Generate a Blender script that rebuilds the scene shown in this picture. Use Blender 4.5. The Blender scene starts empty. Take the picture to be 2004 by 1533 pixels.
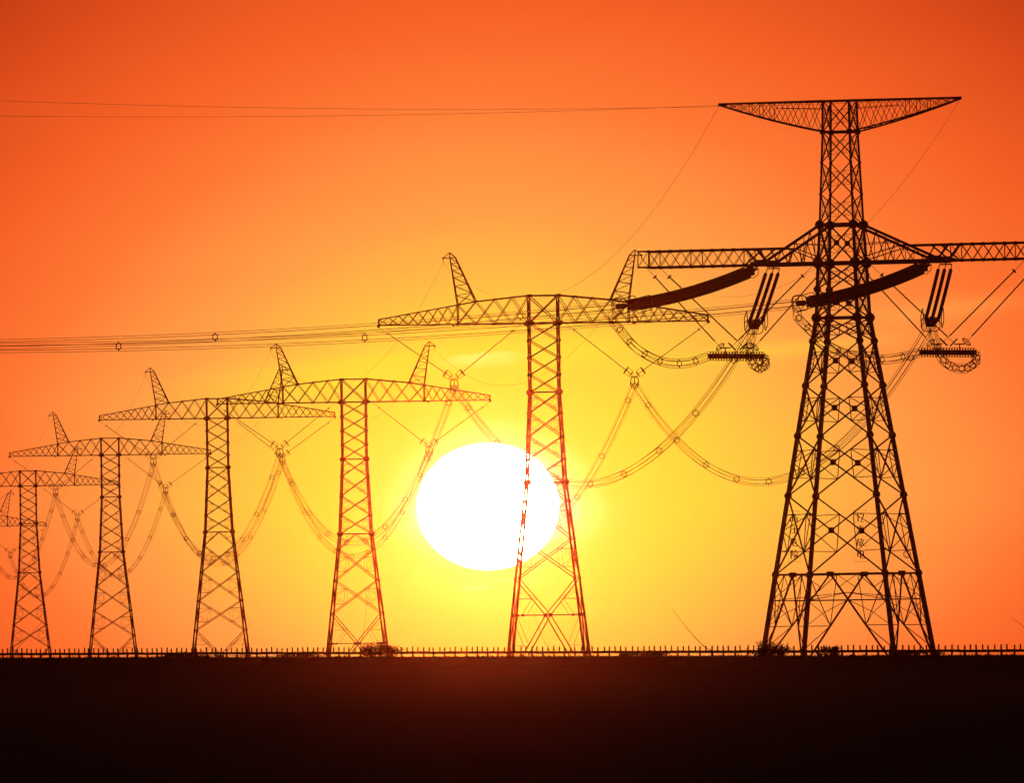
import bpy, math, random
import numpy as np
from mathutils import Vector, Matrix, Quaternion

scene = bpy.context.scene
COL = scene.collection
random.seed(7)
R = math.radians

# ------------------------------------------------------------------ camera
FPX, CX, CY = 30000.0, 1002.0, 766.5           # focal length and centre, in photograph pixels (2004 x 1533)
ROLL = R(0.9)
CAM = Vector((0.0, 0.0, 1.6))
PITCH = (1302.0 - CY) / FPX
cam_d = bpy.data.cameras.new("camera")
cam = bpy.data.objects.new("camera", cam_d)
COL.objects.link(cam)
cam_d.sensor_fit = 'HORIZONTAL'
cam_d.sensor_width = 36.0
cam_d.lens = 36.0 * FPX / 2004.0
cam_d.clip_start = 1.0
cam_d.clip_end = 60000.0
CROT = Matrix.Rotation(math.pi / 2 + PITCH, 3, 'X') @ Matrix.Rotation(-ROLL, 3, 'Z')
cam.matrix_world = Matrix.Translation(CAM) @ CROT.to_4x4()
scene.camera = cam
CINV = CROT.transposed()


def unproj(px, py, depth):
    """The point at distance `depth` (world y) seen at photograph pixel px, py."""
    d = CROT @ Vector(((px - CX) / FPX, -(py - CY) / FPX, -1.0))
    return CAM + d * (depth / d.y)


def proj(p):
    q = CINV @ (Vector(p) - CAM)
    return CX + FPX * q.x / -q.z, CY - FPX * q.y / -q.z


# ------------------------------------------------------------------ sky and sun
SUN = (unproj(955, 992, 1000.0) - CAM).normalized()
sun_el = math.asin(SUN.z)
sun_az = math.atan2(SUN.x, SUN.y)
sun_d = bpy.data.lights.new("sun", 'SUN')
sun_d.energy = 0.019
sun_d.color = (1.0, 0.022, 0.003)
sun_d.angle = R(0.53)
sun_o = bpy.data.objects.new("sun", sun_d)
COL.objects.link(sun_o)
sun_o.rotation_euler = Vector((-SUN.x, -SUN.y, -SUN.z)).to_track_quat('-Z', 'Y').to_euler()
sun_o.location = (0, 0, 120)

EX = Vector((SUN.y, -SUN.x, 0)).normalized()
EZ = EX.cross(SUN).normalized()
if EZ.z < 0:
    EZ = -EZ


def lin(c):
    return tuple((v / 255 / 12.92 if v / 255 <= .04045 else ((v / 255 + .055) / 1.055) ** 2.4) for v in c)


world = bpy.data.worlds.new("World")
scene.world = world
world.use_nodes = True
nt = world.node_tree
nt.nodes.clear()
N, L = nt.nodes.new, nt.links.new


def math_n(op, a, b=None, c=None, clamp=False):
    n = N('ShaderNodeMath')
    n.operation = op
    n.use_clamp = clamp
    for i, v in enumerate((a, b, c)):
        if v is None:
            continue
        if isinstance(v, (int, float)):
            n.inputs[i].default_value = v
        else:
            L(v, n.inputs[i])
    return n.outputs[0]


def dot_n(v, vec):
    n = N('ShaderNodeVectorMath')
    n.operation = 'DOT_PRODUCT'
    L(v, n.inputs[0])
    n.inputs[1].default_value = vec
    return n.outputs['Value']


def smooth_n(v, lo, hi):
    n = N('ShaderNodeMapRange')
    n.interpolation_type = 'SMOOTHSTEP'
    L(v, n.inputs['Value'])
    n.inputs['From Min'].default_value = lo
    n.inputs['From Max'].default_value = hi
    return n.outputs['Result']


tc = N('ShaderNodeTexCoord')
DIR = tc.outputs['Generated']
ka = math_n('MULTIPLY', dot_n(DIR, EX), FPX)     # offset from the sun, across and up, in 1/30000 rad
kb = math_n('MULTIPLY', dot_n(DIR, EZ), FPX)
kf = dot_n(DIR, SUN)
POW = 1.823
right = math_n('MULTIPLY', math_n('MAXIMUM', ka, 0.0), 0.885)
left_ = math_n('MAXIMUM', math_n('MULTIPLY', ka, -1.012), 0.0)
up = math_n('MULTIPLY', math_n('MAXIMUM', kb, 0.0), 1.23)
dn = math_n('MULTIPLY', math_n('MINIMUM', kb, 0.0), -1.56)
rr = math_n('POWER', math_n('ADD', math_n('POWER', math_n('ADD', right, left_), POW),
                            math_n('POWER', math_n('ADD', up, dn), POW)), 1.0 / POW)
rr = math_n('ADD', rr, math_n('MULTIPLY', math_n('MULTIPLY', math_n('ABSOLUTE', ka), math_n('MINIMUM', dn, 900.0)), 0.00029))
# thin streaked cloud: noise stretched along the horizon
cb = N('ShaderNodeCombineXYZ')
L(math_n('MULTIPLY', ka, 1 / 700.0), cb.inputs[0])
L(math_n('MULTIPLY', math_n('ADD', kb, math_n('MULTIPLY', ka, -0.09)), 1 / 110.0), cb.inputs[1])
noi = N('ShaderNodeTexNoise')
noi.inputs['Scale'].default_value = 1.0
noi.inputs['Detail'].default_value = 4.0
noi.inputs['Roughness'].default_value = 0.45
L(cb.outputs[0], noi.inputs['Vector'])
streak = math_n('SUBTRACT', noi.outputs[0], 0.5)
STREAKS = [  # across, up, half length, half height, slope, weight
    (30, 290, 230, 24, 0.05, 70),
    (-170, 272, 430, 38, 0.07, 105), (-60, 300, 230, 14, 0.05, 60), (-330, 235, 180, 13, 0.18, 75),
    (600, 300, 230, 16, 0.08, 120), (930, 375, 190, 22, 0.10, 130), (-40, -160, 85, 9, 0.0, 90), (60, -146, 60, 5, 0.0, 70)]
soft = None
for (sa, sb, la, lb, sl, wt) in STREAKS:
    da = math_n('SUBTRACT', ka, float(sa))
    db = math_n('SUBTRACT', math_n('SUBTRACT', kb, float(sb)), math_n('MULTIPLY', da, sl))
    e = math_n('ADD', math_n('POWER', math_n('ABSOLUTE', math_n('MULTIPLY', da, 1 / la)), 2.0),
               math_n('POWER', math_n('ABSOLUTE', math_n('MULTIPLY', db, 1 / lb)), 2.0))
    g = math_n('MULTIPLY', math_n('EXPONENT', math_n('MULTIPLY', e, -1.0)), float(wt))
    soft = g if soft is None else math_n('ADD', soft, g)
soft = math_n('MULTIPLY', soft, math_n('ADD', math_n('MULTIPLY', streak, 2.5), 1.0))
rr2 = math_n('SUBTRACT', rr, soft)
rr2 = math_n('SUBTRACT', rr2, math_n('MULTIPLY', streak, 60.0))
RMAX = 6000.0
ramp = N('ShaderNodeValToRGB')
STOPS = [(125, (255, 255, 200)), (160, (255, 246, 118)), (215, (255, 221, 60)), (300, (255, 220, 56)), (400, (255, 210, 62)),
         (560, (255, 186, 69)), (700, (255, 161, 72)), (850, (255, 143, 64)), (1000, (254, 119, 51)), (1200, (245, 99, 38)),
         (1450, (220, 76, 28)), (1700, (184, 51, 17)), (2600, (70, 16, 7)), (6000, (10, 4, 3))]
el = ramp.color_ramp.elements
while len(el) > 1:
    el.remove(el[-1])
for i, (r0, c) in enumerate(STOPS):
    e = el[0] if i == 0 else el.new(r0 / RMAX)
    e.position = r0 / RMAX
    e.color = (*lin(c), 1)
L(math_n('DIVIDE', math_n('MAXIMUM', rr2, 0.0), RMAX), ramp.inputs[0])
# the sun's flattened disc
dd = math_n('SQRT', math_n('ADD', math_n('POWER', math_n('MULTIPLY', ka, 1 / 137.0), 2.0),
                           math_n('POWER', math_n('MULTIPLY', kb, 1 / 122.5), 2.0)))
disc = math_n('SUBTRACT', 1.0, smooth_n(dd, 0.95, 1.03))
front = math_n('GREATER_THAN', kf, 0.5)
disc = math_n('MULTIPLY', disc, front)
bg_glow = N('ShaderNodeBackground')
L(ramp.outputs[0], bg_glow.inputs[0])
L(math_n('MULTIPLY', front, 1.0), bg_glow.inputs[1])
bg_disc = N('ShaderNodeBackground')
bg_disc.inputs[0].default_value = (1.0, 0.46, 0.23, 1)
L(math_n("MULTIPLY", disc, 130.0), bg_disc.inputs[1])
sky = N('ShaderNodeTexSky')
sky.sky_type = 'NISHITA'
sky.sun_disc = False
sky.sun_elevation = sun_el
sky.sun_rotation = sun_az
bg_sky = N('ShaderNodeBackground')
L(sky.outputs[0], bg_sky.inputs[0])
far_side = math_n('SUBTRACT', 1.0, math_n('MULTIPLY', smooth_n(kf, 0.97, 0.995), 1.0))
L(math_n('MULTIPLY', far_side, 0.004), bg_sky.inputs[1])
a1, a2 = N('ShaderNodeAddShader'), N('ShaderNodeAddShader')
L(bg_glow.outputs[0], a1.inputs[0])
L(bg_disc.outputs[0], a1.inputs[1])
L(a1.outputs[0], a2.inputs[0])
L(bg_sky.outputs[0], a2.inputs[1])
wo = N('ShaderNodeOutputWorld')
L(a2.outputs[0], wo.inputs[0])

scene.view_settings.view_transform = 'Standard'
scene.view_settings.look = 'None'
scene.view_settings.exposure = 0.0
scene.view_settings.gamma = 1.0
scene.render.engine = 'CYCLES'
scene.cycles.max_bounces = 3
scene.cycles.volume_bounces = 0
scene.cycles.use_denoising = True
scene.cycles.sample_clamp_indirect = 2.0

HAZE_DENSITY = 1.5e-5
HAZE_G = 0.9953


# ------------------------------------------------------------------ materials
def material(name, col, rough=0.6, metal=0.0, var=0.25, scale=3.0, bump=0.0):
    m = bpy.data.materials.new(name)
    m.use_nodes = True
    t = m.node_tree
    b = t.nodes['Principled BSDF']
    b.inputs['Roughness'].default_value = rough
    b.inputs['Metallic'].default_value = metal
    o = t.nodes.new('ShaderNodeTexCoord')
    n = t.nodes.new('ShaderNodeTexNoise')
    n.inputs['Scale'].default_value = scale
    n.inputs['Detail'].default_value = 5
    t.links.new(o.outputs['Object'], n.inputs['Vector'])
    r = t.nodes.new('ShaderNodeValToRGB')
    r.color_ramp.elements[0].position = .3
    r.color_ramp.elements[1].position = .7
    r.color_ramp.elements[0].color = (*[c * (1 - var) for c in col], 1)
    r.color_ramp.elements[1].color = (*[min(1, c * (1 + var)) for c in col], 1)
    t.links.new(n.outputs[0], r.inputs[0])
    t.links.new(r.outputs[0], b.inputs['Base Color'])
    if bump:
        bn = t.nodes.new('ShaderNodeBump')
        bn.inputs['Strength'].default_value = bump
        t.links.new(n.outputs[0], bn.inputs['Height'])
        t.links.new(bn.outputs[0], b.inputs['Normal'])
    return m


STEEL = material("galvanised_steel", (0.20, 0.195, 0.19), 0.55, 0.6)
PORCELAIN = material("insulator_porcelain", (0.10, 0.035, 0.025), 0.35)
RUBBER = material("insulator_rubber", (0.16, 0.07, 0.06), 0.6)
ALU = material("stranded_aluminium", (0.22, 0.21, 0.20), 0.5, 0.7)
PAINTRED = material("sign_red_paint", (0.35, 0.02, 0.015), 0.5)
RAILMAT = material("weathered_concrete", (0.22, 0.20, 0.18), 0.85, 0.0, 0.3, 2.0)
SOIL = material("dark_soil", (0.055, 0.042, 0.03), 1.0, 0.0, 0.45, 0.35, 0.3)
LEAF = material("shrub_leaves", (0.06, 0.075, 0.03), 0.7)
GRASS = material("dry_grass", (0.09, 0.075, 0.035), 0.8)
BARK = material("shrub_stems", (0.09, 0.06, 0.04), 0.9)


# ------------------------------------------------------------------ mesh helpers
class MB:
    def __init__(self):
        self.v, self.f = [], []

    def prism(self, p, q, w, h=None, cap=True, w2=None):
        p, q = Vector(p), Vector(q)
        d = q - p
        if d.length < 1e-6:
            return self
        d.normalize()
        ref = Vector((0, 0, 1)) if abs(d.z) < 0.95 else Vector((0, 1, 0))
        s = d.cross(ref).normalized()
        t = s.cross(d)
        h = h or w
        k = (w2 / w) if w2 else 1
        i = len(self.v)
        for c, kk in ((p, 1), (q, k)):
            for a, b in ((-1, -1), (1, -1), (1, 1), (-1, 1)):
                self.v.append(c + s * (a * w * kk / 2) + t * (b * h * kk / 2))
        for j in range(4):
            n = (j + 1) % 4
            self.f.append((i + j, i + n, i + 4 + n, i + 4 + j))
        if cap:
            self.f.append((i + 3, i + 2, i + 1, i))
            self.f.append((i + 4, i + 5, i + 6, i + 7))
        return self

    def box(self, c, sx, sy, sz, rot=None):
        c = Vector(c)
        i = len(self.v)
        for z in (-1, 1):
            for a, b in ((-1, -1), (1, -1), (1, 1), (-1, 1)):
                o = Vector((a * sx / 2, b * sy / 2, z * sz / 2))
                self.v.append(c + (rot @ o if rot else o))
        self.f += [(i + 3, i + 2, i + 1, i), (i + 4, i + 5, i + 6, i + 7)]
        for j in range(4):
            n = (j + 1) % 4
            self.f.append((i + j, i + n, i + 4 + n, i + 4 + j))
        return self

    def tube(self, pts, r, n=4, closed=False, r2=None):
        pts = [Vector(p) for p in pts]
        m = len(pts)
        i = len(self.v)
        prev = None
        for k, p in enumerate(pts):
            if closed:
                d = pts[(k + 1) % m] - pts[k - 1]
            else:
                d = pts[min(k + 1, m - 1)] - pts[max(k - 1, 0)]
            d.normalize()
            if prev is None:
                ref = Vector((0, 0, 1)) if abs(d.z) < 0.9 else Vector((1, 0, 0))
                s = d.cross(ref).normalized()
            else:
                s = (prev - d * prev.dot(d)).normalized()
            prev = s
            t = d.cross(s)
            rk = r if r2 is None else r + (r2 - r) * k / (m - 1)
            for j in range(n):
                a = 2 * math.pi * (j + .5) / n
                self.v.append(p + s * (math.cos(a) * rk) + t * (math.sin(a) * rk))
        for k in range(m if closed else m - 1):
            for j in range(n):
                a, b = i + k * n + j, i + k * n + (j + 1) % n
                c, e = i + ((k + 1) % m) * n + (j + 1) % n, i + ((k + 1) % m) * n + j
                self.f.append((a, b, c, e))
        if not closed:
            self.f.append(tuple(i + j for j in reversed(range(n))))
            self.f.append(tuple(i + (m - 1) * n + j for j in range(n)))
        return self

    def node(self, c, r, th=.3):
        c = Vector(c)
        for a in (Vector((1, 0, 0)), Vector((0, 1, 0))):
            self.lathe(c - a * (th / 2), c + a * (th / 2), [(0, r), (th, r)], 8)
        return self

    def lathe(self, p, q, prof, n=10):
        """prof: list of (distance along p->q, radius)."""
        p, q = Vector(p), Vector(q)
        d = (q - p).normalized()
        ref = Vector((0, 0, 1)) if abs(d.z) < 0.9 else Vector((1, 0, 0))
        s = d.cross(ref).normalized()
        t = d.cross(s)
        i = len(self.v)
        for (x, r) in prof:
            for j in range(n):
                a = 2 * math.pi * j / n
                self.v.append(p + d * x + s * (math.cos(a) * r) + t * (math.sin(a) * r))
        for k in range(len(prof) - 1):
            for j in range(n):
                a, b = i + k * n + j, i + k * n + (j + 1) % n
                self.f.append((a, b, b + n, a + n))
        self.f.append(tuple(i + j for j in reversed(range(n))))
        self.f.append(tuple(i + (len(prof) - 1) * n + j for j in range(n)))
        return self

    def mesh(self, name, mat):
        me = bpy.data.meshes.new(name)
        me.from_pydata([tuple(v) for v in self.v], [], self.f)
        me.materials.append(mat)
        me.update()
        return me


def link(o, parent=None):
    COL.objects.link(o)
    if parent is not None:
        o.parent = parent
    return o


def tag(o, label=None, cat=None, group=None, kind=None):
    if label:
        o["label"] = label
    if cat:
        o["category"] = cat
    if group:
        o["group"] = group
    if kind:
        o["kind"] = kind
    return o


def thing(name, label, cat, loc, rotz=0.0, group=None):
    o = bpy.data.objects.new(name, None)
    o.empty_display_size = 0.5
    o.location = loc
    o.rotation_euler = (0, 0, rotz)
    link(o)
    return tag(o, label, cat, group)


def part(name, mb, mat, parent=None, loc=None, quat=None):
    me = mb.mesh(name, mat) if isinstance(mb, MB) else mb
    o = bpy.data.objects.new(name, me)
    if loc is not None:
        o.location = loc
    if quat is not None:
        o.rotation_mode = 'QUATERNION'
        o.rotation_quaternion = quat
    return link(o, parent)


def lerp(a, b, t):
    return Vector(a) * (1 - t) + Vector(b) * t


def panel(mb, bl, br, tl, tr, w, plate=0.0, sec=0.0, wl=None):
    """X bracing in one face between two legs, with a plate at the crossing and light redundant members."""
    bl, br, tl, tr = map(Vector, (bl, br, tl, tr))
    mb.prism(bl, tr, w)
    mb.prism(br, tl, w)
    wb, wt = (br - bl).length, (tr - tl).length
    k = wb / (wb + wt)
    c = lerp(bl, tr, k)
    if plate:
        nrm = (br - bl).cross(tl - bl).normalized()
        ux = (br - bl).normalized()
        uz = nrm.cross(ux)
        rot = Matrix((ux, nrm, uz)).transposed()
        mb.box(c, plate, 0.07, plate, rot)
    if sec:
        for b, t in ((bl, tl), (br, tr)):
            u, l = lerp(t, c, .52), lerp(b, c, .52)
            def at_h(p):
                return lerp(b, t, (p.z - b.z) / (t.z - b.z))
            mid = at_h(c)
            mb.prism(mid, u, sec).prism(mid, l, sec).prism(u, l, sec)
            mb.prism(at_h(u) - Vector((0, 0, .12)), u, sec).prism(at_h(l) + Vector((0, 0, .12)), l, sec)


# ------------------------------------------------------------------ ground
FA, FB = unproj(-30, 1285, 1082.0), unproj(2034, 1281, 928.0)
FA.z = FB.z = 0
FU = (FB - FA).normalized()
FN = Vector((-FU.y, FU.x, 0))
if FN.y < 0:
    FN = -FN
FLEN = (FB - FA).length
CREST_L, CREST_R = unproj(-30, 1289.5, 1082.0).z, unproj(2034, 1284.0, 928.0).z
GZ = 0.8                                        # the plain beyond the bank


def line_pt(u, v=0.0):
    return FA + FU * u + FN * v


def crest_z(u):
    t = min(max(u / FLEN, -0.35), 1.35)
    return CREST_L + (CREST_R - CREST_L) * t


V_CAM = (Vector((0, 0, 0)) - FA).dot(FN)


def ground_z(u, v):
    zc = crest_z(u)
    if v > 1.2:
        t = min((v - 1.2) / 9.0, 1.0)
        return zc + (min(GZ, zc - .5) - zc) * t if v < 60 else GZ
    if v > -1.2:
        return zc
    if v > -7.0:
        return zc - 0.62 * (-1.2 - v) / 5.8
    zf = zc - 0.62
    t = min((v + 7.0) / (V_CAM + 7.0), 1.0)
    return zf * (1 - t) + 0.0 * t


def build_ground():
    us = [-2600, -1500, -900, -500, -300, -150, -60] + [i * 1.5 - 20 for i in range(int((FLEN + 40) / 1.5) + 1)] + \
         [FLEN + 60, FLEN + 150, FLEN + 300, FLEN + 600, FLEN + 1000, FLEN + 1600, FLEN + 2400]
    vs = [-1600, -900, -600] + [-480 + 20 * i for i in range(21)] + [-70, -60, -50, -40, -32, -25, -19, -14, -10, -7, -5.5, -4, -2.8, -1.9,
         -1.2, -.6, 0, .6, 1.2, 2.5, 4.5, 7, 10.2, 20, 40, 80, 200, 500, 1000, 2000, 3500, 5500, 7400]
    rng = random.Random(3)
    verts, faces = [], []
    for v in vs:
        for u in us:
            z = ground_z(u, v)
            if -60 < v < 12 and -30 < u < FLEN + 30:
                z += rng.uniform(-.03, .035)
            elif -400 < v <= -60:
                z += rng.uniform(-.04, .04)
            p = line_pt(u, v)
            verts.append((p.x, p.y, z))
    nu = len(us)
    for j in range(len(vs) - 1):
        for i in range(nu - 1):
            a = j * nu + i
            faces.append((a, a + 1, a + nu + 1, a + nu))
    me = bpy.data.meshes.new("ground")
    me.from_pydata(verts, [], faces)
    me.materials.append(SOIL)
    o = link(bpy.data.objects.new("ground", me))
    tag(o, "dark bare field with a low bank under the railing", "ground", kind="structure")


build_ground()


# ------------------------------------------------------------------ suspension towers
ARM_TOP = [(1.84, 3.52), (8.55, 2.85), (10.85, 2.45), (20.9, 0.75)]      # half span, height of the top chord over the bottom one


def top_h(x):
    x = abs(x)
    if x <= ARM_TOP[0][0]:
        return ARM_TOP[0][1]
    for (x0, h0), (x1, h1) in zip(ARM_TOP, ARM_TOP[1:]):
        if x <= x1:
            return h0 + (h1 - h0) * (x - x0) / (x1 - x0)
    return ARM_TOP[-1][1]


def arm_d(x):                                   # half depth of the arm
    x = abs(x)
    return 1.84 + (0.45 - 1.84) * max(0, x - 1.84) / (20.9 - 1.84)


SUSP_CLAMP = (11.45, 0.0, -7.9)


def suspension_tower(name, label, px, py, depth, yaw, npan):
    base = unproj(px, py, depth)
    za = base.z - GZ                            # height of the arm's bottom chord over the ground
    t = thing(name, label, "pylon", (base.x, base.y, GZ), yaw, "suspension towers of the power line")
    HK, HS = 20.2, 8.75                         # kink and start of the widening below the arm

    def half(z):
        d = za - z
        if d <= HS:
            return 1.84
        if d <= HK:
            return 1.84 + (2.42 - 1.84) * (d - HS) / (HK - HS)
        return 2.42 + 0.112 * (d - HK)

    low = za - HK
    lv = [za, za - 2.19, za - 4.37, za - 6.56, za - HS, za - 11.4, za - 14.4, za - 17.3, za - HK]
    nodes_up = lv[:]
    # lower panels
    z_half = low - 2.4
    rest = [z_half]
    for hgt in (4.75, 5.05, 5.25)[:npan]:
        rest.append(rest[-1] - hgt)
    portal_top = rest[-1]
    sx = ((-1, -1), (1, -1), (1, 1), (-1, 1))

    def leg_pt(k, z):
        h = half(z)
        return Vector((sx[k][0] * h, sx[k][1] * h, z))

    for k in range(4):
        m = MB()
        zs = [za + 3.52, za, za - HS, low, 0.0]
        ws = [0.17, 0.18, 0.20, 0.25, 0.27]
        for i in range(4):
            m.prism(leg_pt(k, zs[i]) if i else Vector((sx[k][0] * 1.84, sx[k][1] * 1.84, zs[0])), leg_pt(k, zs[i + 1]), ws[i + 1])
        for z in lv[1:] + rest:
            s = 0.42 if z not in (za - HS, low) else 0.72
            m.node(leg_pt(k, z), s * .52, .3)
        m.node(leg_pt(k, za), .42, .3).box(leg_pt(k, za), 1.05, .2, .4).box(leg_pt(k, za) + Vector((0, 0, 3.5)), 0.55, 0.25, 0.3)
        m.box(leg_pt(k, 0.1), 1.1, 1.1, 0.7)
        part("leg", m, STEEL, t)
    for k in range(4):
        k2 = (k + 1) % 4
        m = MB()
        for a, b in zip(lv, lv[1:]):
            panel(m, leg_pt(k, b), leg_pt(k2, b), leg_pt(k, a), leg_pt(k2, a), 0.105, sec=0.035 if b < za - HS - .1 else 0)
        for a, b in zip(rest, rest[1:]):
            panel(m, leg_pt(k, b), leg_pt(k2, b), leg_pt(k, a), leg_pt(k2, a), 0.115, sec=0.05)
        c = (leg_pt(k, low) + leg_pt(k2, low)) / 2
        for kk in (k, k2):
            m.prism(c, leg_pt(kk, z_half), .11).prism(lerp(c, leg_pt(kk, z_half), .5), leg_pt(kk, low - .5), .05).prism(lerp(c, leg_pt(kk, z_half), .5), lerp(c, leg_pt(kk, low), .5), .05)
        for z in (za - HS, low, za, za + 3.52):
            p, q = leg_pt(k, z), leg_pt(k2, z)
            if z > za:
                p, q = leg_pt(k, za), leg_pt(k2, za)
                p.z = q.z = za + 3.5
            m.prism(p, q, 0.15)
        # box between the two arms
        p, q = leg_pt(k, za), leg_pt(k2, za)
        e = Vector((0, 0, 3.5))
        m.prism(p, q + e, 0.12).prism(q, p + e, 0.12)
        # portal: an X whose crossing sits on a strut
        zt = portal_top
        zm = max(zt - 4.6, zt * .28)
        c = (leg_pt(k, zm) + leg_pt(k2, zm)) / 2
        m.prism(leg_pt(k, zm), leg_pt(k2, zm), 0.12)
        m.box(c, 0.5, 0.5, 0.45)
        for kk, ko in ((k, k2), (k2, k)):
            m.prism(leg_pt(kk, zt), c, 0.12).prism(c, lerp(leg_pt(kk, 0), leg_pt(ko, 0), .1), 0.14)
            up_mid, lo_mid = lerp(leg_pt(kk, zt), c, .55), lerp(c, leg_pt(kk, 0), .55)
            m.prism(leg_pt(kk, up_mid.z), up_mid, 0.05).prism(leg_pt(kk, (zt + up_mid.z) / 2), up_mid, 0.045)
            m.prism(leg_pt(kk, lo_mid.z), lo_mid, 0.05).prism(leg_pt(kk, zm), lo_mid, 0.05)
            m.prism(lerp(leg_pt(kk, zm), c, .3), up_mid, 0.045).prism(leg_pt(kk, zm * .45), lo_mid, 0.045)
            m.box(lerp(leg_pt(kk, zm), c, .18), .36, .36, .3)
        part("bracing", m, STEEL, t)
    for s in (-1, 1):
        m = MB()
        inner = [1.84, 3.95, 6.2, 8.55, 10.85]
        outer = [10.85 + (20.9 - 10.85) * i / 8 for i in range(9)]
        for d in (-1, 1):
            for a, b in zip(inner, inner[1:]):
                P = lambda x, hi: Vector((s * x, d * arm_d(x), za + (top_h(x) if hi else 0)))
                m.prism(P(a, 0), P(b, 1), .085).prism(P(a, 1), P(b, 0), .085)
                m.prism(P(a, 0), P(b, 0), .15).prism(P(a, 1), P(b, 1), .15)
            m.prism(P(10.85, 0), P(10.85, 1), .13)
            for x in inner[1:]:
                m.box(P(x, 1), .3, .1, .26).box(P(x, 0), .3, .1, .26)
            for a, b in zip(outer, outer[1:]):
                m.prism(P(a, 0), P(b, 1), .07).prism(P(a, 1), P(b, 0), .07)
                m.prism(P(a, 0), P(b, 0), .135).prism(P(a, 1), P(b, 1), .135)
            m.prism(P(20.9, 0), P(20.9, 1), .16)
        for x in inner + outer[1:]:
            w = arm_d(x)
            for hi in (0, 1):
                z = za + (top_h(x) if hi else 0)
                m.prism((s * x, -w, z), (s * x, w, z), .07)
        al = inner + outer[1:]
        for i, (a, b) in enumerate(zip(al, al[1:])):
            f = 1 if i % 2 else -1
            m.prism((s * a, -f * arm_d(a), za), (s * b, f * arm_d(b), za), .06)
            m.prism((s * a, -f * arm_d(a), za + top_h(a)), (s * b, f * arm_d(b), za + top_h(b)), .06)
        m.box((s * 20.95, 0, za - .12), .3, 1.0, .34).box((s * 11.45, 0, za - .16), .3, .3, .2)
        part("crossarm", m, STEEL, t)
        # the horn that carries the earth wire
        m = MB()
        ztop = za + 8.45
        B = {(-1): (8.55, top_h(8.55)), 1: (10.85, top_h(10.85))}
        T = {(-1): 11.05, 1: 11.75}

        def hp(side, d, f):
            x0, h0 = B[side]
            return Vector((s * (x0 + (T[side] - x0) * f), d * (arm_d(x0) * (1 - f) + .22 * f), za + h0 + (8.45 - h0) * f))
        fr = [0, .2, .4, .58, .74, .88, 1]
        for d in (-1, 1):
            for side in (-1, 1):
                m.prism(hp(side, d, 0), hp(side, d, 1), .12)
            for i, (f, g) in enumerate(zip(fr, fr[1:])):
                m.prism(hp(-1, d, f), hp(1, d, g), .06)
                if i == 0:
                    m.prism(hp(1, d, f), hp(-1, d, g), .06)
                m.prism(hp(-1, d, g), hp(1, d, g), .06)
            apex = Vector((s * 11.78, 0, za + 9.15))
            m.prism(hp(-1, d, 1), apex, .11).prism(hp(1, d, 1), apex, .11)
        for side in (-1, 1):
            for i, (f, g) in enumerate(zip(fr, fr[1:])):
                e = 1 if i % 2 else -1
                m.prism(hp(side, -e, f), hp(side, e, g), .05)
        tip = Vector((s * 12.6, 0, za + 8.42))
        m.prism(hp(-1, 0, 1), tip, .12).prism(apex, tip, .1).box(tip, .22, .22, .22)
        m.prism(tip, tip + Vector((0, 0, -.55)), .07)
        part("earth_wire_peak", m, STEEL, t)
    rot = Matrix.Rotation(yaw, 3, 'Z')

    def w(x, y, z):
        return Vector((base.x, base.y, base.z)) + rot @ Vector((x, y, z))
    return {'t': t, 'w': w, 'yaw': yaw,
            'clamp': {s: w(s * SUSP_CLAMP[0], 0, SUSP_CLAMP[2]) for s in (-1, 1)},
            'peak': {s: w(s * 12.6, 0, 8.42 - .6) for s in (-1, 1)},
            'outer': {s: w(s * 20.9, 0, -.25) for s in (-1, 1)},
            'inner': {s: w(s * 2.85, 0, -.1) for s in (-1, 1)}}


YAW = R(4.2)
SPEC = [
    (1063.6, 632.6, 1941, "largest T-shaped lattice tower, its left leg crossing the white sun disc", "largest T-tower", 2),
    (692.2, 787.2, 2347, "second largest T-shaped lattice tower, with a dense shrub at its foot", "second largest T-tower", 2),
    (425.0, 819.0, 2720, "third largest T-shaped lattice tower, its arm tucked under a bigger tower's arm", "third largest T-tower", 3),
    (215.4, 891.0, 3189, "fourth largest T-shaped lattice tower, its arm tip passing behind a bigger tower", "fourth largest T-tower", 3),
    (54.8, 951.6, 3569, "fifth largest T-shaped lattice tower, one arm cut off by the picture edge", "fifth largest T-tower", 3),
    (-67.0, 1031.5, 3980, "smallest T-shaped lattice tower, only one arm and one horn showing at the edge", "smallest T-tower", 1),
]
TW = []
for (px, py, d, lab, nm, npan) in SPEC:
    s = suspension_tower("transmission_tower", lab, px, py, d, YAW, npan)
    s['nm'] = nm
    TW.append(s)
SIDE = {-1: "left", 1: "right"}

# ------------------------------------------------------------------ tension tower
YAW0 = R(-18.5)
D0 = 1550.0
C0 = unproj(1650.0, 622.0, D0)
AX, AN = Vector((math.cos(YAW0), math.sin(YAW0), 0)), Vector((-math.sin(YAW0), math.cos(YAW0), 0))


def z0(py):
    px = 1650 - (py - 622) * -math.tan(ROLL)
    return unproj(px, py, D0).z - GZ


Z_TOP, Z_HEAD, Z_WAIST, Z_ARM, Z_KINK = z0(197), z0(258), z0(440), z0(515), z0(622)
H_TAB = [(Z_TOP, 1.38), (Z_HEAD, 1.42), (Z_WAIST, 1.77), (Z_ARM, 1.95), (Z_KINK, 2.16), (z0(1280), 6.9), (-3.0, 6.9 + (z0(1280) + 3) * .141)]


def half0(z):
    for (za_, ha), (zb_, hb) in zip(H_TAB, H_TAB[1:]):
        if z >= zb_:
            return ha + (hb - ha) * (za_ - z) / (za_ - zb_)
    return H_TAB[-1][1]


SX = ((-1, -1), (1, -1), (1, 1), (-1, 1))


def leg0(k, z):
    h = half0(z)
    return Vector((SX[k][0] * h, SX[k][1] * h, z))


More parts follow.
